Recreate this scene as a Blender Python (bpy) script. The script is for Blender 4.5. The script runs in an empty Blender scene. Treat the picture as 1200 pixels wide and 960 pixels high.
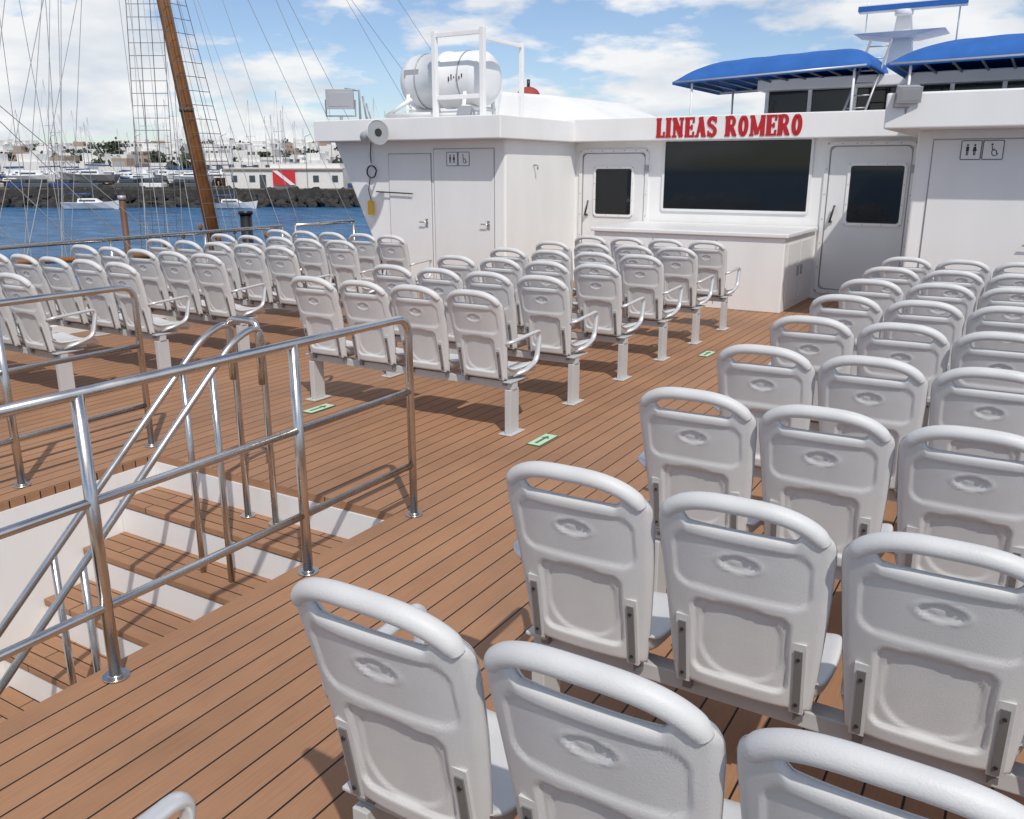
import bpy, bmesh, math, random
from mathutils import Vector, Matrix, noise as mnoise
random.seed(7)
scene = bpy.context.scene
R = math.radians

# ------------------------------------------------------------------ materials
def new_mat(name):
    m = bpy.data.materials.new(name); m.use_nodes = True
    nt = m.node_tree
    return m, nt, nt.nodes['Principled BSDF']

def N(nt, typ, **kw):
    n = nt.nodes.new(typ)
    for k, v in kw.items():
        setattr(n, k, v)
    return n

def mat(name, col, rough=0.5, metal=0.0, var=0.0, vscale=3.0, bump=0.0, bscale=40.0, spec=0.5, rvar=0.0, streak=None):
    m, nt, b = new_mat(name)
    b.inputs['Base Color'].default_value = (*col, 1)
    b.inputs['Roughness'].default_value = rough
    b.inputs['Metallic'].default_value = metal
    b.inputs['Specular IOR Level'].default_value = spec
    tc = N(nt, 'ShaderNodeTexCoord')
    if var > 0:
        no = N(nt, 'ShaderNodeTexNoise'); no.inputs['Scale'].default_value = vscale; no.inputs['Detail'].default_value = 6
        if streak:
            mp = N(nt, 'ShaderNodeMapping'); mp.inputs['Scale'].default_value = streak
            nt.links.new(tc.outputs['Object'], mp.inputs['Vector']); nt.links.new(mp.outputs['Vector'], no.inputs['Vector'])
        else:
            nt.links.new(tc.outputs['Object'], no.inputs['Vector'])
        mr = N(nt, 'ShaderNodeMapRange')
        mr.inputs['From Min'].default_value = 0.3; mr.inputs['From Max'].default_value = 0.7
        mr.inputs['To Min'].default_value = 1 - var; mr.inputs['To Max'].default_value = 1 + var * 0.35
        nt.links.new(no.outputs['Fac'], mr.inputs['Value'])
        mx = N(nt, 'ShaderNodeVectorMath', operation='SCALE')
        mx.inputs[0].default_value = col
        nt.links.new(mr.outputs['Result'], mx.inputs['Scale'])
        nt.links.new(mx.outputs['Vector'], b.inputs['Base Color'])
        if rvar > 0:
            mr2 = N(nt, 'ShaderNodeMapRange')
            mr2.inputs['From Min'].default_value = 0.3; mr2.inputs['From Max'].default_value = 0.7
            mr2.inputs['To Min'].default_value = rough - rvar; mr2.inputs['To Max'].default_value = rough + rvar
            nt.links.new(no.outputs['Fac'], mr2.inputs['Value'])
            nt.links.new(mr2.outputs['Result'], b.inputs['Roughness'])
    if bump > 0:
        n2 = N(nt, 'ShaderNodeTexNoise'); n2.inputs['Scale'].default_value = bscale; n2.inputs['Detail'].default_value = 4
        nt.links.new(tc.outputs['Object'], n2.inputs['Vector'])
        bp = N(nt, 'ShaderNodeBump'); bp.inputs['Strength'].default_value = bump; bp.inputs['Distance'].default_value = 0.01
        nt.links.new(n2.outputs['Fac'], bp.inputs['Height'])
        nt.links.new(bp.outputs['Normal'], b.inputs['Normal'])
    return m

def plank_mat(name, rot, c1, c2, width=0.105, length=2.6):
    """planks running along Y (rot=90) or X (rot=0), narrow dark caulking"""
    m, nt, b = new_mat(name)
    tc = N(nt, 'ShaderNodeTexCoord')
    mp = N(nt, 'ShaderNodeMapping'); mp.inputs['Rotation'].default_value = (0, 0, R(rot))
    nt.links.new(tc.outputs['Object'], mp.inputs['Vector'])
    br = N(nt, 'ShaderNodeTexBrick'); br.offset = 0.37; br.offset_frequency = 2
    br.inputs['Color1'].default_value = (*c1, 1); br.inputs['Color2'].default_value = (*c2, 1)
    br.inputs['Mortar'].default_value = (0.014, 0.010, 0.009, 1)
    br.inputs['Scale'].default_value = 1
    br.inputs['Mortar Size'].default_value = 0.0037
    br.inputs['Mortar Smooth'].default_value = 0.15
    br.inputs['Bias'].default_value = 0
    br.inputs['Brick Width'].default_value = length
    br.inputs['Row Height'].default_value = width
    nt.links.new(mp.outputs['Vector'], br.inputs['Vector'])
    mp2 = N(nt, 'ShaderNodeMapping'); mp2.inputs['Scale'].default_value = (1.5, 60, 1)
    nt.links.new(mp.outputs['Vector'], mp2.inputs['Vector'])
    g = N(nt, 'ShaderNodeTexNoise'); g.inputs['Scale'].default_value = 3; g.inputs['Detail'].default_value = 5
    nt.links.new(mp2.outputs['Vector'], g.inputs['Vector'])
    n2 = N(nt, 'ShaderNodeTexNoise'); n2.inputs['Scale'].default_value = 1.1; n2.inputs['Detail'].default_value = 8; n2.inputs['Roughness'].default_value = .65
    nt.links.new(mp.outputs['Vector'], n2.inputs['Vector'])
    a = N(nt, 'ShaderNodeMapRange'); a.inputs['From Min'].default_value = .25; a.inputs['From Max'].default_value = .75
    a.inputs['To Min'].default_value = .86; a.inputs['To Max'].default_value = 1.10
    nt.links.new(g.outputs['Fac'], a.inputs['Value'])
    c = N(nt, 'ShaderNodeMapRange'); c.inputs['From Min'].default_value = .3; c.inputs['From Max'].default_value = .7
    c.inputs['To Min'].default_value = .80; c.inputs['To Max'].default_value = 1.12
    nt.links.new(n2.outputs['Fac'], c.inputs['Value'])
    mu = N(nt, 'ShaderNodeMath', operation='MULTIPLY')
    nt.links.new(a.outputs['Result'], mu.inputs[0]); nt.links.new(c.outputs['Result'], mu.inputs[1])
    sc = N(nt, 'ShaderNodeVectorMath', operation='SCALE')
    nt.links.new(br.outputs['Color'], sc.inputs[0]); nt.links.new(mu.outputs['Value'], sc.inputs['Scale'])
    nt.links.new(sc.outputs['Vector'], b.inputs['Base Color'])
    b.inputs['Specular IOR Level'].default_value = 0.3
    rr = N(nt, 'ShaderNodeMapRange'); rr.inputs['From Min'].default_value = .3; rr.inputs['From Max'].default_value = .7
    rr.inputs['To Min'].default_value = .48; rr.inputs['To Max'].default_value = .70
    nt.links.new(n2.outputs['Fac'], rr.inputs['Value']); nt.links.new(rr.outputs['Result'], b.inputs['Roughness'])
    bp = N(nt, 'ShaderNodeBump'); bp.inputs['Strength'].default_value = 0.5; bp.inputs['Distance'].default_value = 0.003; bp.invert = True
    nt.links.new(br.outputs['Fac'], bp.inputs['Height'])
    nt.links.new(bp.outputs['Normal'], b.inputs['Normal'])
    return m

M_DECK = plank_mat('teak_planking', 90, (0.375, 0.202, 0.112), (0.335, 0.178, 0.097), 0.105, 60)
M_TREAD = plank_mat('teak_tread', 0, (0.375, 0.202, 0.112), (0.325, 0.172, 0.094), 0.085, 3.1)
M_WHITE = mat('white_paint', (0.82, 0.815, 0.80), 0.38, var=0.05, vscale=1.4, bump=0.05, bscale=6, rvar=0.06, streak=(1.6, 1.6, .6))
M_WHITE2 = mat('white_door_paint', (0.765, 0.765, 0.76), 0.42, var=0.045, vscale=1.6, bump=0.05, bscale=9, streak=(1.6, 1.6, .6))
M_SEAT = mat('moulded_seat_plastic', (0.615, 0.612, 0.605), 0.50, var=0.06, vscale=7, bump=0.12, bscale=260, rvar=0.05)
M_STEEL = mat('polished_stainless_steel', (0.64, 0.62, 0.59), 0.25, 1.0, var=0.12, vscale=7, rvar=0.08)
M_ARM = mat('satin_aluminium', (0.72, 0.72, 0.72), 0.36, 0.5, var=0.05)
M_STRIP = mat('bracket_grey_metal', (0.27, 0.275, 0.28), 0.42, 0.5)
M_LEG = mat('leg_grey_paint', (0.56, 0.57, 0.57), 0.4, 0.1, var=0.08)
M_DARK = mat('dark_rubber', (0.02, 0.02, 0.022), 0.5)
M_BLACK = mat('black_paint', (0.012, 0.012, 0.014), 0.35)
M_GLASS = mat('tinted_glass', (0.006, 0.008, 0.010), 0.05, var=0.2)
M_RED = mat('red_lettering', (0.45, 0.012, 0.016), 0.5)
M_BLUE = mat('blue_canvas', (0.035, 0.135, 0.42), 0.75, var=0.14, vscale=3, bump=0.12, bscale=14, spec=.2)
M_GREY = mat('grey_housing', (0.36, 0.37, 0.38), 0.45, 0.3, var=0.1)
M_GREEN = mat('sign_green', (0.03, 0.22, 0.08), 0.5)
M_PALE = mat('sign_pale', (0.55, 0.68, 0.52), 0.5)
M_YELLOW = mat('yellow_plastic', (0.75, 0.42, 0.01), 0.4)
M_WOOD = mat('varnished_mast_wood', (0.27, 0.115, 0.04), 0.5, var=0.3, vscale=2, spec=.3)
M_HULLWOOD = mat('weathered_hull_wood', (0.13, 0.065, 0.035), 0.6, var=0.25)
M_ROPE = mat('tarred_rigging', (0.13, 0.125, 0.12), 0.8)
M_ROPE2 = mat('pale_rigging', (0.36, 0.36, 0.36), 0.6)
M_ROCK = mat('basalt_rock', (0.040, 0.037, 0.035), 0.9, var=0.4, vscale=0.7)
M_LAND = mat('dry_ground', (0.13, 0.10, 0.075), 0.95, var=0.3, vscale=0.03)
M_LEAF = mat('foliage', (0.035, 0.055, 0.022), 0.8, var=0.4, vscale=0.5)
M_HOUSE = mat('whitewash', (0.72, 0.71, 0.69), 0.8, var=0.06)
M_HWIN = mat('dark_window', (0.06, 0.07, 0.08), 0.3)  # even dark tone for house, boat and car windows
M_TAN = mat('tan_wall', (0.36, 0.27, 0.20), 0.8, var=0.1)
M_BLUEP = mat('boat_blue', (0.03, 0.07, 0.2), 0.4)
M_REDP = mat('flag_red', (0.55, 0.03, 0.04), 0.5)
M_DOME = mat('terracotta_red', (0.30, 0.045, 0.04), 0.7)
M_BOATW = mat('boat_white', (0.76, 0.77, 0.775), 0.32, var=.05)
M_BOATD = mat('boat_dark_grey', (0.09, 0.10, 0.11), 0.4)
M_PIPEGREY = mat('spar_grey', (0.45, 0.45, 0.46), 0.4, 0.4)
M_HORN = mat('horn_grey_plastic', (0.48, 0.48, 0.47), 0.5, var=.1)

# ------------------------------------------------------------------ mesh builder
def fillet(pts, r, n=6):
    pts = [Vector(p) for p in pts]
    out = [pts[0]]
    for i in range(1, len(pts) - 1):
        a, b, c = pts[i - 1], pts[i], pts[i + 1]
        d1 = (a - b); d2 = (c - b)
        rr = min(r, d1.length * .49, d2.length * .49)
        p0 = b + d1.normalized() * rr; p1 = b + d2.normalized() * rr
        for k in range(n + 1):
            t = k / n
            out.append(p0 * (1 - t) ** 2 + b * 2 * t * (1 - t) + p1 * t * t)
    out.append(pts[-1])
    return out

class MB:
    def __init__(s):
        s.v = []; s.f = []; s.m = []; s.sm = []; s.mats = []
    def mi(s, m):
        if m not in s.mats: s.mats.append(m)
        return s.mats.index(m)
    def add(s, vs, fs, m, smooth=False):
        o = len(s.v); s.v += [tuple(x) for x in vs]
        k = s.mi(m)
        for f in fs:
            s.f.append([o + i for i in f]); s.m.append(k); s.sm.append(smooth)
    def box(s, x0, x1, y0, y1, z0, z1, m, mtx=None):
        vs = [Vector((x, y, z)) for z in (z0, z1) for y in (y0, y1) for x in (x0, x1)]
        if mtx: vs = [mtx @ v for v in vs]
        s.add(vs, [(0, 2, 3, 1), (4, 5, 7, 6), (0, 1, 5, 4), (2, 6, 7, 3), (0, 4, 6, 2), (1, 3, 7, 5)], m)
    def hexa(s, bot, top, m):
        vs = list(bot) + list(top)
        s.add(vs, [(3, 2, 1, 0), (4, 5, 6, 7), (0, 1, 5, 4), (1, 2, 6, 5), (2, 3, 7, 6), (3, 0, 4, 7)], m)
    def tube(s, pts, r, m, seg=10, cap=True, sx=1.0):
        pts = [Vector(p) for p in pts]
        n = len(pts)
        rs = r if isinstance(r, (list, tuple)) else [r] * n
        t0 = (pts[1] - pts[0]).normalized()
        up = Vector((0, 0, 1)) if abs(t0.z) < .9 else Vector((1, 0, 0))
        nrm = t0.cross(up).normalized()
        vs = []; pt = t0
        for i, p in enumerate(pts):
            if i == 0: t = t0
            elif i == n - 1: t = (pts[-1] - pts[-2]).normalized()
            else: t = ((pts[i] - pts[i - 1]).normalized() + (pts[i + 1] - pts[i]).normalized()).normalized()
            ax = pt.cross(t)
            if ax.length > 1e-7:
                nrm = Matrix.Rotation(pt.angle(t), 3, ax.normalized()) @ nrm
            pt = t
            b = t.cross(nrm).normalized()
            for k in range(seg):
                a = 2 * math.pi * k / seg
                vs.append(p + nrm * math.cos(a) * rs[i] * sx + b * math.sin(a) * rs[i])
        fs = []
        for i in range(n - 1):
            for k in range(seg):
                k2 = (k + 1) % seg
                fs.append((i * seg + k, i * seg + k2, (i + 1) * seg + k2, (i + 1) * seg + k))
        s.add(vs, fs, m, True)
        if cap:
            o = len(s.v) - len(vs)
            km = s.mi(m)
            s.f.append([o + k for k in range(seg)][::-1]); s.m.append(km); s.sm.append(False)
            s.f.append([o + (n - 1) * seg + k for k in range(seg)]); s.m.append(km); s.sm.append(False)
    def grid2(s, NX, NZ, fA, fB, m, closed=True):
        """two stacked grids (A and B faces) joined round the rim"""
        A = [fA(i, j) for j in range(NZ) for i in range(NX)]
        B = [fB(i, j) for j in range(NZ) for i in range(NX)]
        nA = len(A); fs = []
        for j in range(NZ - 1):
            for i in range(NX - 1):
                a = j * NX + i
                fs.append((a, a + 1, a + NX + 1, a + NX))
                fs.append((nA + a + NX, nA + a + NX + 1, nA + a + 1, nA + a))
        rim = [i for i in range(NX)] + [j * NX + NX - 1 for j in range(1, NZ)] + [(NZ - 1) * NX + i for i in range(NX - 2, -1, -1)] + [j * NX for j in range(NZ - 2, 0, -1)]
        for k in range(len(rim)):
            a = rim[k]; b = rim[(k + 1) % len(rim)]
            fs.append((b, a, nA + a, nA + b))
        s.add(A + B, fs, m, True)
    def sphere(s, c, r, m, seg=16, rings=10, sc=(1, 1, 1), half=False):
        vs = []; fs = []
        top = math.pi / 2 if half else math.pi
        for j in range(rings + 1):
            th = top * j / rings
            for k in range(seg):
                a = 2 * math.pi * k / seg
                vs.append((c[0] + r * sc[0] * math.sin(th) * math.cos(a), c[1] + r * sc[1] * math.sin(th) * math.sin(a), c[2] + r * sc[2] * math.cos(th)))
        for j in range(rings):
            for k in range(seg):
                k2 = (k + 1) % seg
                fs.append((j * seg + k, (j + 1) * seg + k, (j + 1) * seg + k2, j * seg + k2))
        s.add(vs, fs, m, True)
    def mesh(s, name):
        me = bpy.data.meshes.new(name)
        me.from_pydata(s.v, [], s.f)
        for m in s.mats: me.materials.append(m)
        me.polygons.foreach_set('material_index', s.m)
        me.polygons.foreach_set('use_smooth', s.sm)
        me.update()
        return me
    def obj(s, name, parent=None, bevel=0, bseg=2):
        o = bpy.data.objects.new(name, s.mesh(name))
        scene.collection.objects.link(o)
        if parent: o.parent = parent
        if bevel:
            b = o.modifiers.new('bevel', 'BEVEL'); b.width = bevel; b.segments = bseg
            b.limit_method = 'ANGLE'; b.angle_limit = R(50); b.harden_normals = False
        return o

def empty(name, loc=(0, 0, 0)):
    e = bpy.data.objects.new(name, None); scene.collection.objects.link(e)
    e.location = loc; e.empty_display_size = .2
    return e

YAW = R(31.0)
cy, sy = math.cos(YAW), math.sin(YAW)
def H(L, D, z=0.0):
    """harbour frame: the quay lies square to a bearing 31 deg off the ship's axis"""
    return Vector((L * cy - D * sy, L * sy + D * cy, z))
WATER = -3.6

def ss(a, b, x):
    t = max(0, min(1, (x - a) / (b - a))); return t * t * (3 - 2 * t)
def lerp_tab(tab, x):
    if x <= tab[0][0]: return tab[0][1]
    for (a, va), (b, vb) in zip(tab, tab[1:]):
        if x <= b:
            t = (x - a) / (b - a); return va + (vb - va) * t
    return tab[-1][1]

# ------------------------------------------------------------------ seat
TL = math.tan(R(13))
ZB = 0.375
def rbox(x, z, cx, cz, hx, hz, r):
    qx = abs(x - cx) - hx + r; qz = abs(z - cz) - hz + r
    return math.hypot(max(qx, 0), max(qz, 0)) + min(max(qx, qz), 0) - r
def y_mid(x, z):
    ax = abs(x) / .215
    y = .145 - z * TL + .034 * ax ** 2.6
    y += .010 * math.sin(min(z, .5) / .5 * math.pi)
    return y
def recess(x, z):
    d = 0
    d += .0105 * (1 - ss(-.005, .003, rbox(x, z, 0, .165, .122, .115, .03)))
    d += .0055 * (1 - ss(-.004, .003, rbox(x, z, 0, .175, .104, .115, .085)))
    d += .0060 * (1 - ss(-.005, .003, rbox(x, z, 0, .392, .168, .078, .04)))
    e = math.hypot(x / .048, (z - .412) / .022)
    d += .0055 * (1 - ss(.85, 1.05, e)) - .0030 * math.exp(-((e - 1.12) / .12) ** 2)
    if e < .8:
        d -= .0026 * (0.5 + 0.5 * math.sin(x * 620)) * (1 - ss(.35, .7, abs(z - .412) / .022)) * (1 - ss(.5, .8, e))
    return d

def seat_mesh(name, arm):
    b = MB()
    NX, NZ = 65, 76
    W = [(0, .180), (.1, .190), (.3, .206), (.45, .215), (.6, .213)]
    def sv(i):
        t = -1 + 2 * i / (NX - 1); return .55 * t + .45 * math.sin(t * math.pi / 2)
    def vv(j):
        t = j / (NZ - 1); return .6 * t + .4 * (.5 - .5 * math.cos(t * math.pi))
    def base(i, j):
        s = sv(i); v = vv(j)
        xn = s * .215; ax = abs(xn)
        zt = .546
        if ax > .155: zt -= .060 * (1 - math.sqrt(max(0, 1 - ((ax - .155) / .0602) ** 2)))
        zt -= .040 * (1 - ss(.125, .160, ax))
        z = v * zt
        x = s * lerp_tab(W, z)
        def pr(e, w):
            q = 1 - min(e / w, 1); return math.sqrt(max(0, 1 - q * q))
        prof = pr(1 - abs(s), .10) * pr(1 - v, .045) * pr(v, .03)
        return x, z, prof
    def fB(i, j):
        x, z, p = base(i, j)
        return (x, y_mid(x, z) + .017 * p - .004, ZB + z)
    def fA(i, j):
        x, z, p = base(i, j)
        return (x, y_mid(x, z) - .020 * p + recess(x, z) * min(1, p * 1.2), ZB + z)
    b.grid2(NX, NZ, fA, fB, M_SEAT)
    # handle arch
    pts = []; rr = []
    n = 40
    for k in range(n + 1):
        t = -1 + 2 * k / n
        x = .186 * math.sin(t * math.pi / 2)
        q = min(1, abs(x / .186))
        z = .508 + .066 * (1 - q ** 3.0) ** .75
        pts.append((x, y_mid(x, z) - .008, ZB + z)); rr.append(.0215 if q < .95 else .0215 - .003 * (q - .95) / .05)
    b.tube(pts, rr, M_SEAT, 14, sx=1.05)
    # seat pan
    PX, PY = 33, 36
    def pbase(i, j):
        t = -1 + 2 * i / (PX - 1); s = .5 * t + .5 * math.sin(t * math.pi / 2)
        v = j / (PY - 1); v = .4 * v + .6 * (.5 - .5 * math.cos(v * math.pi))
        w = .192 + .020 * math.sin(v * math.pi)
        y = .145 + v * .40 - .03 * abs(s) ** 4 * v
        x = s * w
        zt = .018 * abs(s) ** 3 - .016 * (1 - s * s) + .045 * max(0, .22 - v) ** 2 * 14
        if v > .8: zt -= .045 * ((v - .8) / .2) ** 2.2
        def pr(e, w):
            q = 1 - min(e / w, 1); return math.sqrt(max(0, 1 - q * q))
        return x, y, .415 + zt, pr(1 - abs(s), .14) * pr(1 - v, .08) * pr(v, .06)
    b.grid2(PX, PY, lambda i, j: (lambda q: (q[0], q[1], q[2] - .034 * q[3]))(pbase(i, j)),
            lambda i, j: (lambda q: (q[0], q[1], q[2] + .018 * q[3]))(pbase(i, j)), M_SEAT)
    b.box(-.15, .15, .18, .44, .365, .40, M_SEAT)
    for sx in (-1, 1):
        xs = sx * .148
        for off, wd, mt, za, zb in ((.004, .017, M_SEAT, .0, .215), (.0085, .0095, M_STRIP, .008, .195)):
            zs = [za + (zb - za) * k / 7 for k in range(8)]
            vs = []
            for z in zs:
                y = y_mid(xs, z) - .020
                vs += [(xs - wd, y + .012, ZB + z), (xs - wd, y - off, ZB + z), (xs + wd, y - off, ZB + z), (xs + wd, y + .012, ZB + z)]
            fs = []
            for k in range(7):
                for a, c in ((0, 1), (1, 2), (2, 3)):
                    fs.append((k * 4 + c, k * 4 + a, k * 4 + 4 + a, k * 4 + 4 + c))
            fs += [(0, 1, 2, 3), (31, 30, 29, 28)]
            b.add(vs, fs, mt)
        for z in (.03, .17):
            y = y_mid(xs, z) - .020 - .0085
            b.tube([(xs, y + .003, ZB + z), (xs, y - .003, ZB + z)], .005, M_DARK, 8)
        b.box(xs - .012, xs + .012, .17, .21, .33, .40, M_STRIP)
    if arm:
        for sx in arm:
            x = sx * .232
            p = fillet([(sx * .19, .125, .62), (x, .15, .635), (x, .50, .655), (x, .45, .455), (x, .30, .415), (sx * .17, .24, .39)], .05, 6)
            b.tube(p, .0125, M_ARM, 10, sx=1.5)
    return b.mesh(name)

ME0 = seat_mesh('moulded_seat', ())
ME_L = seat_mesh('moulded_seat_left_arm', (-1,))
ME_R = seat_mesh('moulded_seat_right_arm', (1,))

def seat_row(x_left, n, pitch, y):
    e = empty('seat_row', (x_left, y, 0))
    for k in range(n):
        me = ME_L if k == 0 else (ME_R if k == n - 1 else ME0)
        o = bpy.data.objects.new('seat_%d' % (k + 1), me)
        scene.collection.objects.link(o); o.parent = e
        o.location = (pitch * (k + .5), random.uniform(-.006, .006), 0)
        o.rotation_euler = (R(random.uniform(-.8, .8)), 0, R(random.uniform(-.7, .7)))
    b = MB()
    w = pitch * n
    b.box(.02, w - .02, .19, .25, .305, .355, M_LEG)
    b.obj('beam', e, .004)
    for i, lx in enumerate((.05, w - .05)):
        b = MB()
        b.box(lx - .022, lx + .022, .165, .275, .012, .305, M_LEG)
        b.box(lx - .05, lx + .05, .13, .31, .002, .012, M_LEG)
        b.box(lx - .035, lx + .035, .15, .38, .355, .366, M_LEG)
        for yy in (.145, .295):
            b.tube([(lx, yy, .012), (lx, yy, .02)], .008, M_STEEL, 8)
        b.obj('leg_%d' % (i + 1), e, .003)
    return e

for x, y, p in [(-1.17, -.56, .44), (-1.12, .31, .44), (-1.185, 1.055, .447), (-1.17, 1.85, .442), (-1.17, 2.77, .44), (-1.17, 3.67, .44), (-1.17, 4.57, .44), (-1.17, 5.47, .44), (-1.17, 6.37, .44), (-1.17, 7.27, .44), (-1.17, 8.17, .44)]:
    seat_row(x, 5, p, y)
for k in range(6):
    seat_row(-4.62, 4, .458, 4.50 + .9 * k)
for k in range(-2, 6):
    seat_row(-8.44, 5, .452, 3.52 + .88 * k)

# ------------------------------------------------------------------ deck + stairwell
SX0, SX1, SY1, SY0 = -4.50, -2.62, 3.20, -0.30
DX0, DX1, DY0, DY1 = -8.95, 1.65, -7.0, 12.3
b = MB()
def slab(b, x0, x1, y0, y1, m=M_DECK):
    b.add([(x0, y0, 0), (x1, y0, 0), (x1, y1, 0), (x0, y1, 0)], [(0, 1, 2, 3)], m)
slab(b, DX0, SX0, DY0, DY1); slab(b, SX1, DX1, DY0, DY1)
slab(b, SX0, SX1, SY1, DY1); slab(b, SX0, SX1, DY0, SY0)
for (x0, y0, x1, y1) in ((SX0, SY0, SX0, SY1), (SX0, SY1, SX1, SY1), (SX1, SY1, SX1, SY0), (SX1, SY0, SX0, SY0)):
    b.add([(x0, y0, 0), (x1, y1, 0), (x1, y1, -.045), (x0, y0, -.045)], [(0, 1, 2, 3)], M_TREAD)
b.obj('deck')

st = empty('staircase')
b = MB()
RI, TR, NS = .205, .265, 12
for k in range(NS):
    y1 = SY1 - TR * k; z = -RI * (k + 1)
    b.box(SX0 + .012, SX1 - .012, y1 - .012, y1, z + .001, z + RI - .046, M_WHITE2)
b.obj('risers', st)
b = MB()
for k in range(NS):
    y1 = SY1 - TR * k; z = -RI * (k + 1)
    b.box(SX0 + .012, SX1 - .012, y1 - TR - .02, y1 - .001, z - .038, z, M_TREAD)
b.obj('treads', st, .004)
b = MB()
b.box(SX0 - .03, SX0 + .008, SY0 - .3, SY1, -2.6, -.046, M_WHITE)
b.obj('side_wall_1', st)
b = MB()
b.box(SX1 - .008, SX1 + .03, SY0 - .3, SY1, -2.6, -.046, M_WHITE)
b.obj('side_wall_2', st)
b = MB()
b.box(SX0 - 3, SX1 + 3, -6, SY1, -2.56, -2.5, M_DECK)
b.obj('lower_landing', st)
b = MB()
sl = .90
for x in (-3.64, -3.42):
    p = fillet([(x, 3.14, -.205), (x, 3.14, .55), (x, 3.14, .92), (x, 2.96, .87), (x, 0.7, .87 - 2.26 * sl)], .09, 6)
    b.tube(p, .0175, M_STEEL, 12)
    for k in range(1, 10, 3):
        yy = SY1 - TR * (k + .5)
        zz = .87 - (2.96 - yy) * sl
        if zz > -RI * (k + 1) + .1 and yy > .7:
            b.tube([(x, yy, -RI * (k + 1)), (x, yy, zz)], .0165, M_STEEL, 10)
    b.tube([(x, 3.14, -.204), (x, 3.14, -.195)], .042, M_STEEL, 16)
b.tube(fillet([(-3.64, 3.12, .60), (-3.64, 3.12, .935), (-3.42, 3.12, .935), (-3.42, 3.12, .60)], .06), .0175, M_STEEL, 12)
b.obj('stair_handrail', st)

def railing(name, x, ys, yend, levels=(1.015, .65, .27), r=.0195):
    b = MB()
    top = fillet([(x, ys[0], .0), (x, ys[0], levels[0]), (x, yend, levels[0])], .09, 8)
    b.tube(top, r, M_STEEL, 14)
    for z in levels[1:]:
        b.tube([(x, ys[0], z), (x, yend, z)], r * .84, M_STEEL, 12)
    for y in ys[1:]:
        b.tube([(x, y, 0), (x, y, levels[0])], r * 1.1, M_STEEL, 14)
    for y in ys:
        b.tube([(x, y, .001), (x, y, .009)], .045, M_STEEL, 20)
        b.tube([(x, y, .009), (x, y, .016)], .028, M_STEEL, 16)
    return b.obj(name)
railing('stairwell_railing', -2.535, [3.25, 2.49, 1.55, .65, -.27], -.27)
railing('stairwell_railing', -4.66, [3.30, 2.46, 1.55, .65, -.27], -.27)

def side_rail(name, x, y0, y1, h):
    b = MB()
    b.tube([(x, y0, h), (x, y1, h)], .024, M_STEEL, 12)
    for z in (h * .68, h * .36):
        b.tube([(x, y0, z), (x, y1, z)], .015, M_STEEL, 10)
    n = round((y1 - y0) / 1.3)
    for k in range(n + 1):
        y = y0 + (y1 - y0) * k / n
        b.tube([(x, y, 0), (x, y, h)], .021, M_STEEL, 10)
    b.box(x - .05, x + .05, y0, y1, .0, .10, M_WHITE)
    return b.obj(name)
side_rail('ship_side_railing', -8.80, -6.9, 8.6, .95)
side_rail('ship_side_railing', -8.80, 8.85, 10.05, .95)
side_rail('ship_side_railing', 1.50, -6.9, 9.5, .93)

# hull
b = MB()
hx0, hx1 = DX0 - .06, DX1 + .06
b.hexa([(hx0 + .5, -12, -4.2), (hx1 - .5, -12, -4.2), (hx1 - .5, 26, -4.2), (hx0 + .5, 26, -4.2)],
       [(hx0, -12, -2.62), (hx1, -12, -2.62), (hx1, 26, -2.62), (hx0, 26, -2.62)], M_WHITE)
b.box(hx0, DX0, -7, 26, -2.62, -.003, M_WHITE)
b.box(DX1, hx1, -7, 26, -2.62, -.003, M_WHITE)
b.obj('ship_hull')

def exit_sign(x, y, rot=0):
    b = MB()
    b.box(-.13, .13, -.05, .05, .004, .006, M_GREEN)
    b.box(-.122, .122, -.043, .043, .006, .0075, M_PALE)
    b.box(-.09, .03, -.010, .010, .0075, .009, M_GREEN)
    b.add([(.03, -.028, .009), (.085, 0, .009), (.03, .028, .009)], [(0, 1, 2)], M_GREEN)
    o = b.obj('exit_floor_sign'); o.location = (x, y, 0.0); o.rotation_euler = (0, 0, R(rot))
exit_sign(-2.58, 4.68, 90); exit_sign(-4.36, 4.50, 90); exit_sign(-2.55, 7.85, 90)

# ------------------------------------------------------------------ deckhouse
dh = empty('deckhouse')
YM, YF = 12.2, 10.15
ZR0, ZR1 = 2.08, 2.40
b = MB()
b.box(-6.25, -1.15, YM, YM + .1, 0, ZR0 + .05, M_WHITE)
b.obj('main_wall', dh)
b = MB()
b.hexa([(-8.20, YF, 0), (-6.2, YF, 0), (-6.2, YM + 3, 0), (-8.20, YM + 3, 0)],
       [(-9.20, YF, ZR0 + .02), (-6.2, YF, ZR0 + .02), (-6.2, YM + 3, ZR0 + .02), (-9.20, YM + 3, ZR0 + .02)], M_WHITE)
b.obj('port_house', dh, .03, 3)
b = MB()
b.box(-1.2, 1.5, YF - .1, YM + 3, 0, ZR0 + .02, M_WHITE)
b.obj('starboard_house', dh, .03, 3)
b = MB()
b.box(-9.28, -6.08, YF - .32, YM + .0, ZR0, ZR1 - .03, M_WHITE)
b.obj('port_roof', dh, .012, 2)
b = MB()
b.box(-9.2, 1.5, YM - .28, 24, ZR0 + .004, ZR1, M_WHITE)
b.obj('main_roof', dh, .012, 2)
b = MB()
b.box(-1.48, 1.8, YF - .5, YM - .2, ZR0 + .0, ZR1 + .02, M_WHITE)
b.obj('starboard_roof', dh, .02, 3)

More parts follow.
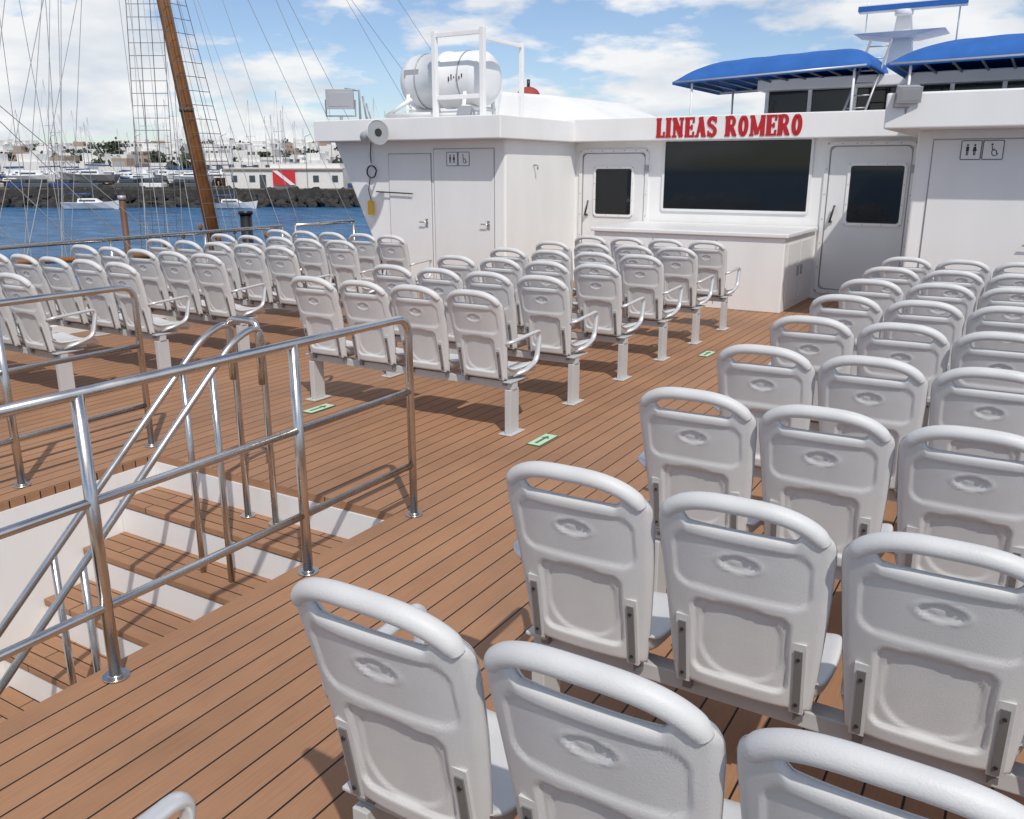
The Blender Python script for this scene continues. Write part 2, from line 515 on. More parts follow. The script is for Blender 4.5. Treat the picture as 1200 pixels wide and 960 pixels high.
def rrect(cx, cz, hx, hz, r, n=6):
    out = []
    for (sx, sz, a0) in ((1, 1, 0), (-1, 1, 90), (-1, -1, 180), (1, -1, 270)):
        for k in range(n + 1):
            a = R(a0 + 90 * k / n)
            out.append((cx + sx * (hx - r) + r * math.cos(a), cz + sz * (hz - r) + r * math.sin(a)))
    return out
def plate(b, cx, cz, hx, hz, r, y0, y1, m):
    o = rrect(cx, cz, hx, hz, r); n = len(o)
    vs = [(x, y0, z) for x, z in o] + [(x, y1, z) for x, z in o]
    fs = [tuple(range(n))[::-1], tuple(range(n, 2 * n))]
    for k in range(n):
        fs.append((k, (k + 1) % n, n + (k + 1) % n, n + k))
    b.add(vs, fs, m)
def ring(b, cx, cz, hx, hz, r, w, y0, y1, m):
    o = rrect(cx, cz, hx, hz, r); i = rrect(cx, cz, hx - w, hz - w, max(r - w, .005)); n = len(o)
    vs = [(x, y0, z) for x, z in o] + [(x, y0, z) for x, z in i] + [(x, y1, z) for x, z in o] + [(x, y1, z) for x, z in i]
    fs = []
    for k in range(n):
        k2 = (k + 1) % n
        fs += [(k2, k, n + k, n + k2), (k, k2, 2 * n + k2, 2 * n + k), (n + k2, n + k, 3 * n + k, 3 * n + k2)]
    b.add(vs, fs, m)
def bolts(b, cx, cz, hx, hz, y, n=5, r=.008):
    for k in range(n):
        t = -1 + 2 * k / (n - 1)
        for (x, z) in ((cx + hx * t, cz + hz), (cx + hx * t, cz - hz), (cx - hx, cz + hz * t), (cx + hx, cz + hz * t)):
            b.tube([(x, y, z), (x, y - .004, z)], r, M_GREY, 8)

b = MB()
ring(b, -3.74, 1.61, 1.05, .50, .05, .035, YM - .022, YM + .01, M_WHITE2)
plate(b, -3.74, 1.61, 1.015, .465, .035, YM - .010, YM + .01, M_GLASS)
ring(b, -3.74, 1.61, 1.02, .47, .04, .014, YM - .016, YM, M_DARK)
b.obj('front_window', dh)
def windoor(name, cx, hw, ztop, wx, wz, whx, whz, handle_side):
    b = MB()
    zc = (ztop + .08) / 2; hz = (ztop - .08) / 2
    ring(b, cx, zc, hw, hz, .10, .05, YM - .03, YM + .01, M_WHITE2)
    ring(b, cx, zc, hw - .052, hz - .052, .085, .008, YM - .022, YM + .01, M_GREY)
    plate(b, cx, zc, hw - .065, hz - .065, .08, YM - .018, YM + .01, M_WHITE2)
    ring(b, wx, wz, whx + .035, whz + .035, .06, .035, YM - .034, YM - .01, M_WHITE)
    plate(b, wx, wz, whx, whz, .045, YM - .024, YM - .01, M_GLASS)
    ring(b, wx, wz, whx, whz, .045, .012, YM - .029, YM - .01, M_DARK)
    bolts(b, cx, zc, hw - .025, hz - .025, YM - .03, 7)
    bolts(b, wx, wz, whx + .018, whz + .018, YM - .034, 4, .006)
    hx = cx + handle_side * (hw - .13)
    b.tube(fillet([(hx, YM - .02, 1.02), (hx, YM - .075, 1.02), (hx + handle_side * -.05, YM - .075, 1.24)], .02), .013, M_BLACK, 8)
    b.tube([(hx, YM - .01, 1.02), (hx, YM - .03, 1.02)], .03, M_STEEL, 14)
    for z in (.45, 1.7):
        b.box(cx - handle_side * (hw - .03) - .03, cx - handle_side * (hw - .03) + .03, YM - .045, YM - .02, z - .05, z + .05, M_GREY)
    return b.obj(name, dh)
windoor('cabin_door_1', -5.56, .56, 1.98, -5.55, 1.37, .29, .33, -1)
windoor('cabin_door_2', -1.98, .55, 2.04, -1.88, 1.38, .32, .36, -1)

def flat_door(name, x0, x1, z1, y, hs):
    b = MB()
    b.box(x0, x1, y - .016, y + .01, .06, z1, M_WHITE2)
    b.obj(name, dh, .004)
    b = MB()
    hx = x1 - .08 if hs > 0 else x0 + .08
    b.box(hx - .02, hx + .02, y - .024, y - .016, .90, 1.02, M_STEEL)
    b.tube([(hx, y - .02, .97), (hx, y - .06, .97), (hx - hs * .10, y - .06, .97)], .009, M_STEEL, 8)
    b.obj(name + '_handle', dh)
DRS = ((-8.16, -7.42, 1.90, YF), (-7.36, -6.38, 1.96, YF), (-1.04, .05, 1.98, YF - .1))
flat_door('locker_door', DRS[0][0], DRS[0][1], 1.90, YF, 1)
flat_door('toilet_door_1', -7.36, -6.38, 1.96, YF, 1)
flat_door('toilet_door_2', -1.04, .05, 1.98, YF - .1, 1)
b = MB()
for (x0, x1, z1, y) in DRS:
    for (a0, a1, c0, c1) in ((x0 - .012, x0 - .004, .05, z1 + .012), (x1 + .004, x1 + .012, .05, z1 + .012), (x0 - .004, x1 + .004, z1 + .004, z1 + .012)):
        b.box(a0, a1, y - .006, y + .004, c0, c1, M_GREY)
b.obj('door_seals', dh)

def person(b, cx, cz, s, y, m, skirt=False):
    b.tube([(cx, y, cz + .40 * s), (cx, y - .001, cz + .40 * s)], .085 * s, m, 12)
    if skirt:
        b.add([(cx - .08 * s, y - .001, cz + .28 * s), (cx + .08 * s, y - .001, cz + .28 * s), (cx + .16 * s, y - .001, cz - .08 * s), (cx - .16 * s, y - .001, cz - .08 * s)], [(0, 3, 2, 1)], m)
    else:
        b.box(cx - .11 * s, cx + .11 * s, y - .001, y, cz - .08 * s, cz + .28 * s, m)
    for d in (-1, 1):
        b.box(cx + d * .05 * s - .035 * s, cx + d * .05 * s + .035 * s, y - .001, y, cz - .42 * s, cz - .08 * s, m)
def wc_sign(cx, cz, y, s):
    b = MB()
    for k, d in enumerate((-1, 1)):
        c = cx + d * .105 * s
        ring(b, c, cz, .10 * s, .10 * s, .012, .006 * s, y - .004, y, M_BLACK)
        plate(b, c, cz, .093 * s, .093 * s, .01, y - .002, y, M_WHITE2)
        if k == 0:
            person(b, c - .035 * s, cz, .13 * s, y - .0025, M_BLACK)
            person(b, c + .035 * s, cz, .13 * s, y - .0025, M_BLACK, True)
        else:
            b.tube([(c + .02 * s + .03 * s * math.cos(a) , y - .003, cz - .025 * s + .035 * s * math.sin(a)) for a in [R(100 + 25 * q) for q in range(11)]], .004 * s, M_BLACK, 6)
            b.tube([(c - .012 * s, y - .003, cz + .04 * s), (c - .005 * s, y - .003, cz), (c + .03 * s, y - .003, cz - .005 * s), (c + .042 * s, y - .003, cz - .045 * s)], .005 * s, M_BLACK, 6)
            b.tube([(c - .012 * s, y - .003, cz + .056 * s), (c - .012 * s, y - .0045, cz + .056 * s)], .010 * s, M_BLACK, 10)
    b.obj('toilet_sign', None)
wc_sign(-6.95, 1.83, YF - .018, .92)
wc_sign(-.60, 1.88, YF - .12, .92)

lk = empty('deck_locker')
b = MB(); b.box(-5.1, -2.58, 10.62, YM - .003, 0.0, .90, M_WHITE); b.obj('body', lk, .01)
b = MB(); b.box(-5.14, -2.54, 10.58, YM - .035, .902, .955, M_WHITE2); b.obj('lid', lk, .012)
b = MB()
for x in (-4.26, -3.42):
    b.box(x - .004, x + .004, 10.615, 10.622, .06, .86, M_GREY)
b.box(-2.578, -2.570, 10.78, 11.36, .10, .82, M_WHITE2); b.box(-2.578, -2.570, 11.42, 12.02, .10, .82, M_WHITE2)
b.box(-2.57, -2.55, 11.28, 11.32, .40, .52, M_GREY); b.box(-2.57, -2.55, 11.46, 11.50, .40, .52, M_GREY)
b.obj('doors', lk, .003)

def lettering(text, x0, x1, z0, z1, y):
    b = MB(); h = z1 - z0
    Wd = {'L': .62, 'I': .40, 'N': .84, 'E': .66, 'A': .78, 'S': .66, 'R': .80, 'O': .72, 'M': 1.0, ' ': .42}
    gap = .07
    tot = sum(Wd[c] + gap for c in text) - gap
    k = (x1 - x0) / tot
    cnt = [0]
    def st(pts, w):
        cnt[0] += 1
        yy = y - .0004 * (cnt[0] % 7)
        pts = [Vector((p[0], p[1])) for p in pts]
        L = []; Rr = []
        for i, p in enumerate(pts):
            if i == 0: t = pts[1] - p
            elif i == len(pts) - 1: t = p - pts[-2]
            else: t = (pts[i + 1] - pts[i]).normalized() + (pts[i] - pts[i - 1]).normalized()
            t.normalize(); nn = Vector((-t.y, t.x)) * w / 2
            L.append(p + nn); Rr.append(p - nn)
        n = len(pts)
        vs = [(q.x, yy - .006, q.y) for q in L] + [(q.x, yy - .006, q.y) for q in Rr] + [(q.x, yy, q.y) for q in L] + [(q.x, yy, q.y) for q in Rr]
        fs = []
        for i in range(n - 1):
            fs += [(i, n + i, n + i + 1, i + 1), (i, i + 1, 2 * n + i + 1, 2 * n + i), (n + i + 1, n + i, 3 * n + i, 3 * n + i + 1)]
        fs += [(0, 2 * n, 3 * n, n), (n - 1, 2 * n - 1, 4 * n - 1, 3 * n - 1)]
        b.add(vs, fs, M_RED)
    X = x0
    S = .24 * h
    T = .11 * h
    for c in text:
        w = Wd[c] * k
        def P(u, v): return (X + u * w, z0 + v * h)
        def serif(u, v, half): st([(X + u * w - half, z0 + v * h), (X + u * w + half, z0 + v * h)], T)
        sw = S
        su = sw / w / 2
        if c == 'I':
            st([P(.5, 0), P(.5, 1)], sw); serif(.5, .05, w * .5); serif(.5, .95, w * .5)
        elif c == 'L':
            st([P(.3, 0), P(.3, 1)], sw); serif(.3, .95, w * .3); serif(.5, .06, w * .5); st([P(.93, 0), P(.93, .3)], T)
        elif c == 'E':
            st([P(.28, 0), P(.28, 1)], sw); serif(.5, .05, w * .5); serif(.5, .95, w * .5); serif(.5, .5, w * .28)
            st([P(.93, 0), P(.93, .28)], T); st([P(.93, .72), P(.93, 1)], T); st([P(.75, .38), P(.75, .62)], T)
        elif c == 'N':
            st([P(.2, 0), P(.2, 1)], T * 1.2); st([P(.8, 0), P(.8, 1)], T * 1.2); st([P(.18, .97), P(.8, .03)], sw)
            serif(.2, .05, w * .2); serif(.17, .95, w * .17); serif(.8, .95, w * .2)
        elif c == 'A':
            st([P(.22, .04), P(.5, 1)], T * 1.2); st([P(.78, .04), P(.48, 1)], sw); serif(.5, .32, w * .25)
            serif(.18, .05, w * .18); serif(.8, .05, w * .2)
        elif c == 'M':
            st([P(.15, 0), P(.15, 1)], T * 1.2); st([P(.85, 0), P(.85, 1)], sw * .95)
            st([P(.15, .97), P(.5, .08)], sw * .9); st([P(.5, .08), P(.84, .97)], T * 1.1)
            serif(.14, .05, w * .14); serif(.85, .05, w * .15); serif(.12, .95, w * .12); serif(.88, .95, w * .12)
        elif c == 'O':
            st([P(.5 + (.5 - su) * math.sin(a), .5 + .42 * math.cos(a)) for a in [2 * math.pi * q / 28 for q in range(29)]], sw * .85)
        elif c == 'R':
            st([P(.24, 0), P(.24, 1)], sw); serif(.22, .05, w * .22); serif(.3, .95, w * .3)
            st([P(.3, .94)] + [P(.5 + .26 * math.sin(a), .72 + .22 * math.cos(a)) for a in [math.pi * q / 12 for q in range(13)]] + [P(.3, .5)], sw * .7)
            st([P(.5, .5), P(.72, .22), P(.82, .05)], sw * .9); serif(.88, .05, w * .12)
        elif c == 'S':
            pts = [P(.5 + .34 * math.cos(a), .73 + .2 * math.sin(a)) for a in [R(20 + 250 * q / 12) for q in range(13)]]
            pts += [P(.5 + .34 * math.cos(a), .27 + .2 * math.sin(a)) for a in [R(90 - 250 * q / 12) for q in range(1, 13)]]
            st(pts, sw * .8); st([P(.88, .68), P(.88, .98)], T * .8); st([P(.12, .02), P(.12, .32)], T * .8)
        X += w + gap * k
    return b.obj('ship_name_lettering')
lettering('LINEAS ROMERO', -4.80, -2.80, ZR0 + .04, ZR1 - .02, YM - .2815)

# ------------------------------------------------------------------ roof gear
lr = empty('life_raft_canister')
RX0, RX1, RY, RZ, RRr = -8.45, -7.0, 11.1, 2.95, .38
b = MB()
prof = [(0, .0), (0, .20), (.03, .30), (.10, .36), (.2, RRr), (.66, RRr), (.67, RRr + .018), (.76, RRr + .018), (.77, RRr), (1.25, RRr), (1.35, .36), (1.42, .30), (1.45, .20), (1.45, 0)]
prof = [(max(a, .0), max(r, .002)) for a, r in prof]
pts = [(RX0 + a + .0005 * i, RY, RZ) for i, (a, r) in enumerate(prof)]
b.tube(pts, [r for a, r in prof], M_BOATW, 32)
b.obj('canister', lr)
b = MB()
for x in (RX0 + .35, RX0 + 1.1):
    ps = [(x, RY + (RRr + .006) * math.cos(R(a)), RZ + (RRr + .006) * math.sin(R(a))) for a in range(0, 361, 15)]
    b.tube(ps, .009, M_GREY, 6)
b.box(RX0 + .16, RX0 + .42, RY - RRr * .93 - .02, RY - RRr * .93 + .03, RZ + .02, RZ + .14, M_PIPEGREY)
for q in range(6):
    b.box(RX0 + .95 + .045 * q, RX0 + .965 + .045 * q, RY - RRr - .006, RY - RRr + .02, RZ - .05 + .02 * (q % 3), RZ + .01 + .03 * (q % 2), M_BLACK)
b.obj('straps', lr)
b = MB()
for x in (RX0 + .22, RX0 + 1.22):
    b.tube([(x, RY - .42, ZR1 - .03), (x, RY - .36, RZ - .2)], .03, M_WHITE, 8)
    b.tube([(x, RY + .42, ZR1), (x, RY + .36, RZ - .2)], .03, M_WHITE, 8)
    b.tube([(x, RY - .42, RZ - .40), (x, RY + .42, RZ - .40)], .03, M_WHITE, 8)
b.tube([(RX0 - .15, RY - .42, 2.46), (RX1 + .1, RY - .42, 2.46)], .035, M_WHITE, 8)
b.tube([(RX0 - .15, RY - .42, 2.46), (RX0 + .3, RY - .40, 2.68)], .03, M_WHITE, 8)
b.obj('cradle', lr)
b = MB()
for x in (RX1 - .62, RX1 + .18):
    b.box(x - .035, x + .035, RY - .56, RY - .49, ZR1 - .03, RZ + .60, M_WHITE)
for z in (RZ + .54, RZ - .28):
    b.box(RX1 - .585, RX1 + .145, RY - .55, RY - .50, z - .03, z + .03, M_WHITE)
b.box(RX1 + .15, RX1 + .21, RY + .49, RY + .55, ZR1, RZ + .50, M_WHITE)
b.box(RX1 + .155, RX1 + .205, RY - .49, RY + .49, RZ + .44, RZ + .49, M_WHITE)
b.obj('frame', lr, .006)

def floodlight(name, loc, rot, s=1.0):
    b = MB()
    b.box(-.12, .12, -.03, .12, -.08, .08, M_GREY)
    b.box(-.13, .13, -.045, -.03, -.09, .09, M_PIPEGREY)
    b.box(-.105, .105, -.048, -.045, -.065, .065, M_PIPEGREY)
    for k in range(6):
        b.box(-.10 + .038 * k, -.094 + .038 * k, .12, .15, -.06, .06, M_GREY)
    b.tube([(-.14, .02, 0), (-.14, .02, -.15), (.14, .02, -.15), (.14, .02, 0)], .01, M_GREY, 6)
    b.tube([(0, .02, -.15), (0, .02, -.24)], .015, M_GREY, 8)
    o = b.obj(name, None, .006); o.location = loc; o.rotation_euler = tuple(R(a) for a in rot); o.scale = (s, s, s)
    return o
floodlight('floodlight', (-8.88, 9.98, 2.66), (0, 0, 34), 1.5)
floodlight('floodlight', (-6.70, 9.95, 2.42), (-25, 0, 0), .8)
floodlight('floodlight', (-1.27, 9.60, 2.40), (15, 0, 20), .85)
b = MB()  # loudspeaker horn under eave
c = Vector((-8.02, 9.62, 2.15)); d = Vector((.90, -.42, .12)).normalized()
b.tube([c - d * .24, c - d * .22, c - d * .08, c - d * .02, c + d * .08, c + d * .16, c + d * .20], [.05, .08, .085, .055, .08, .12, .16], M_HORN, 26, cap=True)
b.tube([c + d * .201, c + d * .203], .15, M_GREY, 26)
b.tube([c + d * .20, c + d * .215], [.165, .160], M_BOATW, 26, cap=False)
b.tube([c + d * .204, c + d * .216], .05, M_DARK, 16)
b.tube([c, (-8.02, 9.86, 2.22)], .018, M_GREY, 6)
b.obj('loudspeaker_horn')
b = MB()
b.tube([(-8.62, 10.1, 2.37), (-8.62, 10.1, 2.78), (-8.80, 10.0, 2.80)], .018, M_GREY, 8)
b.tube([(-8.50, 10.1, 2.37), (-8.56, 10.1, 2.70)], .014, M_GREY, 8)
b.tube([(-8.50, 10.1, 2.6), (-8.42, 10.1, 2.37)], .012, M_GREY, 8)
b.obj('lamp_bracket')
b = MB()
cc = (-8.46, YF - .03, 1.66)
b.tube([(cc[0], cc[1], 2.07), (cc[0] - .02, cc[1], 1.9), (cc[0] - .01, cc[1], 1.78)], .008, M_DARK, 6)
b.tube([(cc[0] + .085 * math.cos(R(a)), cc[1] - .02 * a / 700, cc[2] + .085 * math.sin(R(a))) for a in range(0, 721, 20)], .009, M_DARK, 6)
b.tube([(cc[0] - .04, cc[1], 1.58), (cc[0] - .08, cc[1], 1.4), (cc[0] - .04, cc[1], 1.25)], .007, M_DARK, 6)
b.box(cc[0] - .07, cc[0] + .0, cc[1] - .05, cc[1], 1.05, 1.25, M_YELLOW)
b.obj('hanging_cable_and_yellow_light', None, .004)
b = MB()
b.tube([(-8.38, YF - .05, 1.38), (-7.72, YF - .05, 1.36)], .010, M_DARK, 6)
b.obj('handle_bar')  # dark handle bar across the front of the port house
b = MB()
b.tube([(-6.19, 10.9, 1.75), (-6.13, 10.9, 1.75), (-6.13, 10.9, 1.69)], .012, M_GREY, 8)
b.obj('wall_hook')
b = MB()
b.hexa([(-7.9, 12.6, ZR1 + .0), (-5.75, 12.6, ZR1), (-5.6, 15.2, ZR1), (-7.9, 15.2, ZR1)],
       [(-7.9, 12.75, 2.92), (-6.9, 12.75, 2.82), (-6.7, 15.0, 2.82), (-7.9, 15.0, 2.92)], M_WHITE)
b.obj('roof_housing', None, .05, 3)
b = MB()
b.sphere((-8.42, 14.6, 2.98), .22, M_DOME, 20, 8, sc=(1, 1, .8), half=True)
b.tube([(-8.42, 14.6, 2.4), (-8.42, 14.6, 2.98)], .20, M_BOATW, 20)
b.tube([(-8.42, 14.6, 3.1), (-8.42, 14.6, 3.28)], .03, M_BLACK, 8)
b.obj('red_roof_dome')  # small red dome of unknown kind, set on the roof

# ------------------------------------------------------------------ wheelhouse
wh = empty('wheelhouse')
WX0, WX1, WY0, WY1 = -5.0, 1.6, 18.0, 22.0
b = MB()
b.box(WX0, WX1, WY0, WY1, ZR1 - .01, 2.74, M_WHITE)
b.box(WX0 - .1, WX1 + .1, WY0 - .25, WY1, 3.16, 3.36, M_WHITE)
b.obj('body', wh, .02)
b = MB()
b.box(WX0 + .06, WX1 - .06, WY0 + .06, WY1 - .06, 2.74, 3.16, M_GLASS)
b.obj('windows', wh)
b = MB()
x = WX0
while x <= WX1 + .01:
    b.box(x, x + .07, WY0 + .01, WY0 + .07, 2.74, 3.16, M_WHITE); x += .82
for y in (18.9, 19.9, 20.9, 21.9):
    b.box(WX0, WX0 + .07, y, y + .07, 2.74, 3.16, M_WHITE)
b.obj('window_posts', wh)
def canopy(name, x0, x1, y0, y1, z0, h, tilt):
    e = empty(name)
    b = MB(); NXc, NYc = 44, 24
    def f(i, j, off):
        s = -1 + 2 * i / (NXc - 1); s = math.sin(s * math.pi / 2)
        t = -1 + 2 * j / (NYc - 1); t = math.sin(t * math.pi / 2)
        ex = max(0, 1 - abs(s) ** 9) ** .7 if s > 0 else max(0, 1 - abs(s) ** 5) ** .8
        z = z0 + h * ex * (max(0, 1 - abs(t) ** 3.6)) ** .5
        z += .010 * math.sin(s * 19) * (1 - abs(t)) + tilt * s
        return ((x0 + x1) / 2 + s * (x1 - x0) / 2, (y0 + y1) / 2 + t * (y1 - y0) / 2, z - off)
    b.grid2(NXc, NYc, lambda i, j: f(i, j, .05), lambda i, j: f(i, j, 0), M_BLUE)
    b.obj('canvas', e)
    b = MB()
    n = 11
    for k in range(n):
        x = x0 + .1 + (x1 - x0 - .2) * k / (n - 1)
        zz = z0 + tilt * (-1 + 2 * k / (n - 1))
        b.tube([(x, y0 + .03, zz + .01), (x, y1 - .03, zz + .01)], .022, M_BOATD, 6)
    b.tube([(x0 + .05, y0 + .02, z0 - tilt - .01), (x1 - .05, y0 + .02, z0 + tilt - .01)], .025, M_PIPEGREY, 8)
    b.tube([(x0 + .05, y1 - .02, z0 - tilt - .01), (x1 - .05, y1 - .02, z0 + tilt - .01)], .025, M_PIPEGREY, 8)
    for x, q in ((x0 + .35, -.8), (x1 - .25, .8)):
        for y in (y0 + .1, y1 - .1):
            b.tube([(x, y, ZR1), (x, y, z0 + tilt * q)], .022, M_BOATW, 8)
    b.obj('frame', e)
canopy('blue_canopy', -6.25, -2.80, 16.2, 18.9, 3.32, .38, .06)
canopy('blue_canopy', -2.45, 1.8, 15.6, 18.9, 3.34, .40, .03)
rm = empty('radar_mast')
b = MB()
b.hexa([(-2.90, 18.2, 3.3), (-2.42, 18.2, 3.3), (-2.42, 18.6, 3.3), (-2.90, 18.6, 3.3)],
       [(-2.78, 18.3, 4.42), (-2.54, 18.3, 4.42), (-2.54, 18.5, 4.42), (-2.78, 18.5, 4.42)], M_WHITE)
b.hexa([(-2.9, 18.0, 4.00), (-2.4, 18.0, 4.00), (-2.4, 18.8, 4.00), (-2.9, 18.8, 4.00)],
       [(-3.45, 17.9, 4.09), (-1.9, 17.9, 4.09), (-1.9, 18.8, 4.09), (-3.45, 18.8, 4.09)], M_WHITE)
b.tube([(-2.65, 18.2, 4.38), (-2.65, 18.2, 4.47)], .16, M_BOATW, 16)
b.obj('post', rm, .015)
b = MB()
b.box(-3.42, -1.62, 18.1, 18.25, 4.46, 4.59, M_BOATW)
b.box(-3.43, -1.61, 18.09, 18.1, 4.48, 4.57, M_BLUE)
b.obj('radar_scanner', rm, .01)
b = MB()
b.tube([(-1.75, 18.3, 3.5), (-1.75, 18.3, 5.6)], .015, M_BOATW, 6)
b.tube([(-3.3, 18.3, 4.08), (-3.3, 18.3, 4.8)], .012, M_BOATW, 6)
b.obj('aerials', rm)
b = MB()
for d in (0, .36):
    b.tube([(-3.30 + d, 16.6, 2.4), (-3.12 + d, 17.9, 3.95)], .022, M_PIPEGREY, 8)
for k in range(7):
    t = (k + .5) / 7
    b.tube([(-3.30 + .18 * t, 16.6 + 1.3 * t, 2.4 + 1.55 * t), (-2.94 + .18 * t, 16.6 + 1.3 * t, 2.4 + 1.55 * t)], .014, M_PIPEGREY, 6)
b.obj('ladder')

# ------------------------------------------------------------------ sailing ship alongside
sh = empty('sailing_ship')
b = MB()
HZ = -1.25
secs = [(-8, .6), (-6, 1.7), (-2, 2.4), (6, 2.55), (13, 2.4), (18, 1.7), (21, .9), (23, .08)]
rings = []
for yy, hw in secs:
    rings.append([(-18.5 - hw, yy, HZ), (-18.5 - hw * .93, yy, -2.6), (-18.5 - hw * .4, yy, -4.4), (-18.5 + hw * .4, yy, -4.4), (-18.5 + hw * .93, yy, -2.6), (-18.5 + hw, yy, HZ)])
vs = [p for r in rings for p in r]; fs = []
for i in range(len(secs) - 1):
    for k in range(5):
        fs.append((i * 6 + k, i * 6 + k + 1, (i + 1) * 6 + k + 1, (i + 1) * 6 + k))
b.add(vs, fs, M_HULLWOOD)
b.add([(-18.5 + s * hw, yy, HZ - .3) for yy, hw in secs for s in (-.97, .97)], [(2 * i, 2 * i + 1, 2 * i + 3, 2 * i + 2) for i in range(len(secs) - 1)], M_TAN)
b.obj('hull', sh)
b = MB()
for s in (-1, 1):
    b.tube([(-18.5 + s * hw, yy, HZ) for yy, hw in secs], .06, M_WOOD, 8)
b.obj('cap_rail', sh)
MB0 = Vector((-17.9, 15.37, -1.5)); MT = MB0 + Vector((-1.87, -1.13, 17.5))
b = MB()
b.tube([MB0, MB0.lerp(MT, .4), MT], [.175, .15, .10], M_WOOD, 18)
def mp(z): return MB0.lerp(MT, (z + 1.5) / 17.5)
for z in (3.1,):
    p = mp(z); b.tube([p - Vector((0, 0, .05)), p + Vector((0, 0, .05))], .175, M_HULLWOOD, 16)
M2 = [Vector((-18.3, 1.5, -1.5)), Vector((-19.0, .8, 15))]
b.tube(M2, [.18, .10], M_WOOD, 14)
b.tube([H(-11.5, 14.4, .04), H(-6.6, 19.6, -.10)], .06, M_WOOD, 10)
b.obj('mast', sh)
b = MB()
def rope(p, q, r=.010, sag=0, m=M_ROPE):
    p = Vector(p); q = Vector(q)
    if sag:
        pts = [p.lerp(q, t / 8) - Vector((0, 0, sag * 4 * (t / 8) * (1 - t / 8))) for t in range(9)]
    else: pts = [p, q]
    b.tube(pts, r, m, 4, cap=False)
def shroud(feet, tops, n, frac):
    for f, t in zip(feet, tops): rope(f, t, .012)
    for k in range(1, n):
        t = k / n * frac
        for q in range(len(feet) - 1):
            rope(feet[q].lerp(tops[q], t), feet[q + 1].lerp(tops[q + 1], t), .0075)
top = mp(14.0)
shroud([Vector((-16.0, 13.6 + .42 * k, HZ)) for k in range(4)], [top] * 4, 44, .9)
shroud([H(-10.0 + .33 * k, 23.5, HZ) for k in range(4)], [H(-9.35 + .27 * k, 23.5, 12) for k in range(4)], 44, 1)
for yy, zz, zt in ((24, -.6, 14), (26.4, 1.4, 15.5), (21.5, -.6, 12.5), (19.2, -1, 15), (30, 2.2, 15.8), (17.6, -1, 13.5), (28, 1.8, 13), (16.8, -1, 12), (22.6, -.8, 15.5)):
    rope((-18.5, yy, zz), mp(zt), .009, .1, M_ROPE2)
for yy, zt, dx in ((12.3, 15, 1.9), (11.2, 14, -1.5), (10, 15, 2), (9, 13, -2.2), (8, 15, 2.3), (6.5, 12, 0), (12.9, 12, -2.3), (11.9, 10, 2.2), (10.6, 11.5, -2), (9.6, 10, 1), (7.2, 13.6, -1), (13.3, 14, 1)):
    rope((-18.5 + dx, yy, HZ), mp(zt), .009, .08, M_ROPE2)
for yy, zt in ((9.5, 14.5), (11.5, 13.5), (13.0, 12.5), (15.5, 11.5), (14.3, 13)):
    rope((-18.5, yy, HZ), M2[0].lerp(M2[1], (zt + 1.5) / 16.5), .010, .1, M_ROPE2)
for yy in (12.4, 13.2, 14.3, 16.3):
    rope((-16.1, yy, HZ), mp(9 + yy % 3), .008, 0, M_ROPE2)
for L, D, lean in ((-11.6, 21, .2), (-11.2, 22, -.6), (-10.9, 21, .9), (-8.7, 23, .6), (-12.4, 24, 1.4), (-12.9, 24, 1.9)):
    rope(H(L, D, HZ), H(L + lean, D, 11), .009, 0, M_ROPE2)
for k in range(7):
    p = Vector((-16.1 - .02 * k, 12.3 + .5 * k, .15 + .15 * (k % 3)))
    b.sphere(p, .06, M_WOOD, 8, 6, (.6, 1, 1.4))
b.obj('rigging', sh)
b = MB()
b.tube([(-11.5, 10.43, WATER - .5), (-11.5, 10.43, .96)], .10, M_BLACK, 16)
b.tube([(-11.5, 10.43, .96), (-11.5, 10.43, 1.02)], .12, M_BLACK, 16)
b.obj('mooring_pile')
b = MB()
b.tube([H(-9.9, 22.5, WATER - .5), H(-9.9, 22.5, .95)], .08, M_HULLWOOD, 12)
b.tube([H(-9.9, 22.5, .95), H(-9.9, 22.5, 1.05)], .10, M_PIPEGREY, 12)
b.obj('mooring_post')

# ------------------------------------------------------------------ water, land, harbour
m, nt, bs = new_mat('sea_water')
bs.inputs['Roughness'].default_value = 0.25
bs.inputs['IOR'].default_value = 1.33
bs.inputs['Specular IOR Level'].default_value = 0.22
tc = N(nt, 'ShaderNodeTexCoord')
mpn = N(nt, 'ShaderNodeMapping'); mpn.inputs['Rotation'].default_value = (0, 0, R(-31)); mpn.inputs['Scale'].default_value = (.45, 1.3, 1)
nt.links.new(tc.outputs['Object'], mpn.inputs['Vector'])
n1 = N(nt, 'ShaderNodeTexNoise'); n1.inputs['Scale'].default_value = .7; n1.inputs['Detail'].default_value = 9; n1.inputs['Roughness'].default_value = .7
nt.links.new(mpn.outputs['Vector'], n1.inputs['Vector'])
bp = N(nt, 'ShaderNodeBump'); bp.inputs['Strength'].default_value = 1.0; bp.inputs['Distance'].default_value = .7
nt.links.new(n1.outputs['Fac'], bp.inputs['Height']); nt.links.new(bp.outputs['Normal'], bs.inputs['Normal'])
cr = N(nt, 'ShaderNodeValToRGB')
cr.color_ramp.elements[0].position = .40; cr.color_ramp.elements[0].color = (.010, .070, .19, 1)
cr.color_ramp.elements[1].position = .62; cr.color_ramp.elements[1].color = (.06, .21, .40, 1)
nt.links.new(n1.outputs['Fac'], cr.inputs['Fac']); nt.links.new(cr.outputs['Color'], bs.inputs['Base Color'])
M_SEA = m
b = MB(); S = 9000
b.add([(-S, -S, WATER), (S, -S, WATER), (S, S, WATER), (-S, S, WATER)], [(0, 1, 2, 3)], M_SEA)
b.obj('water')

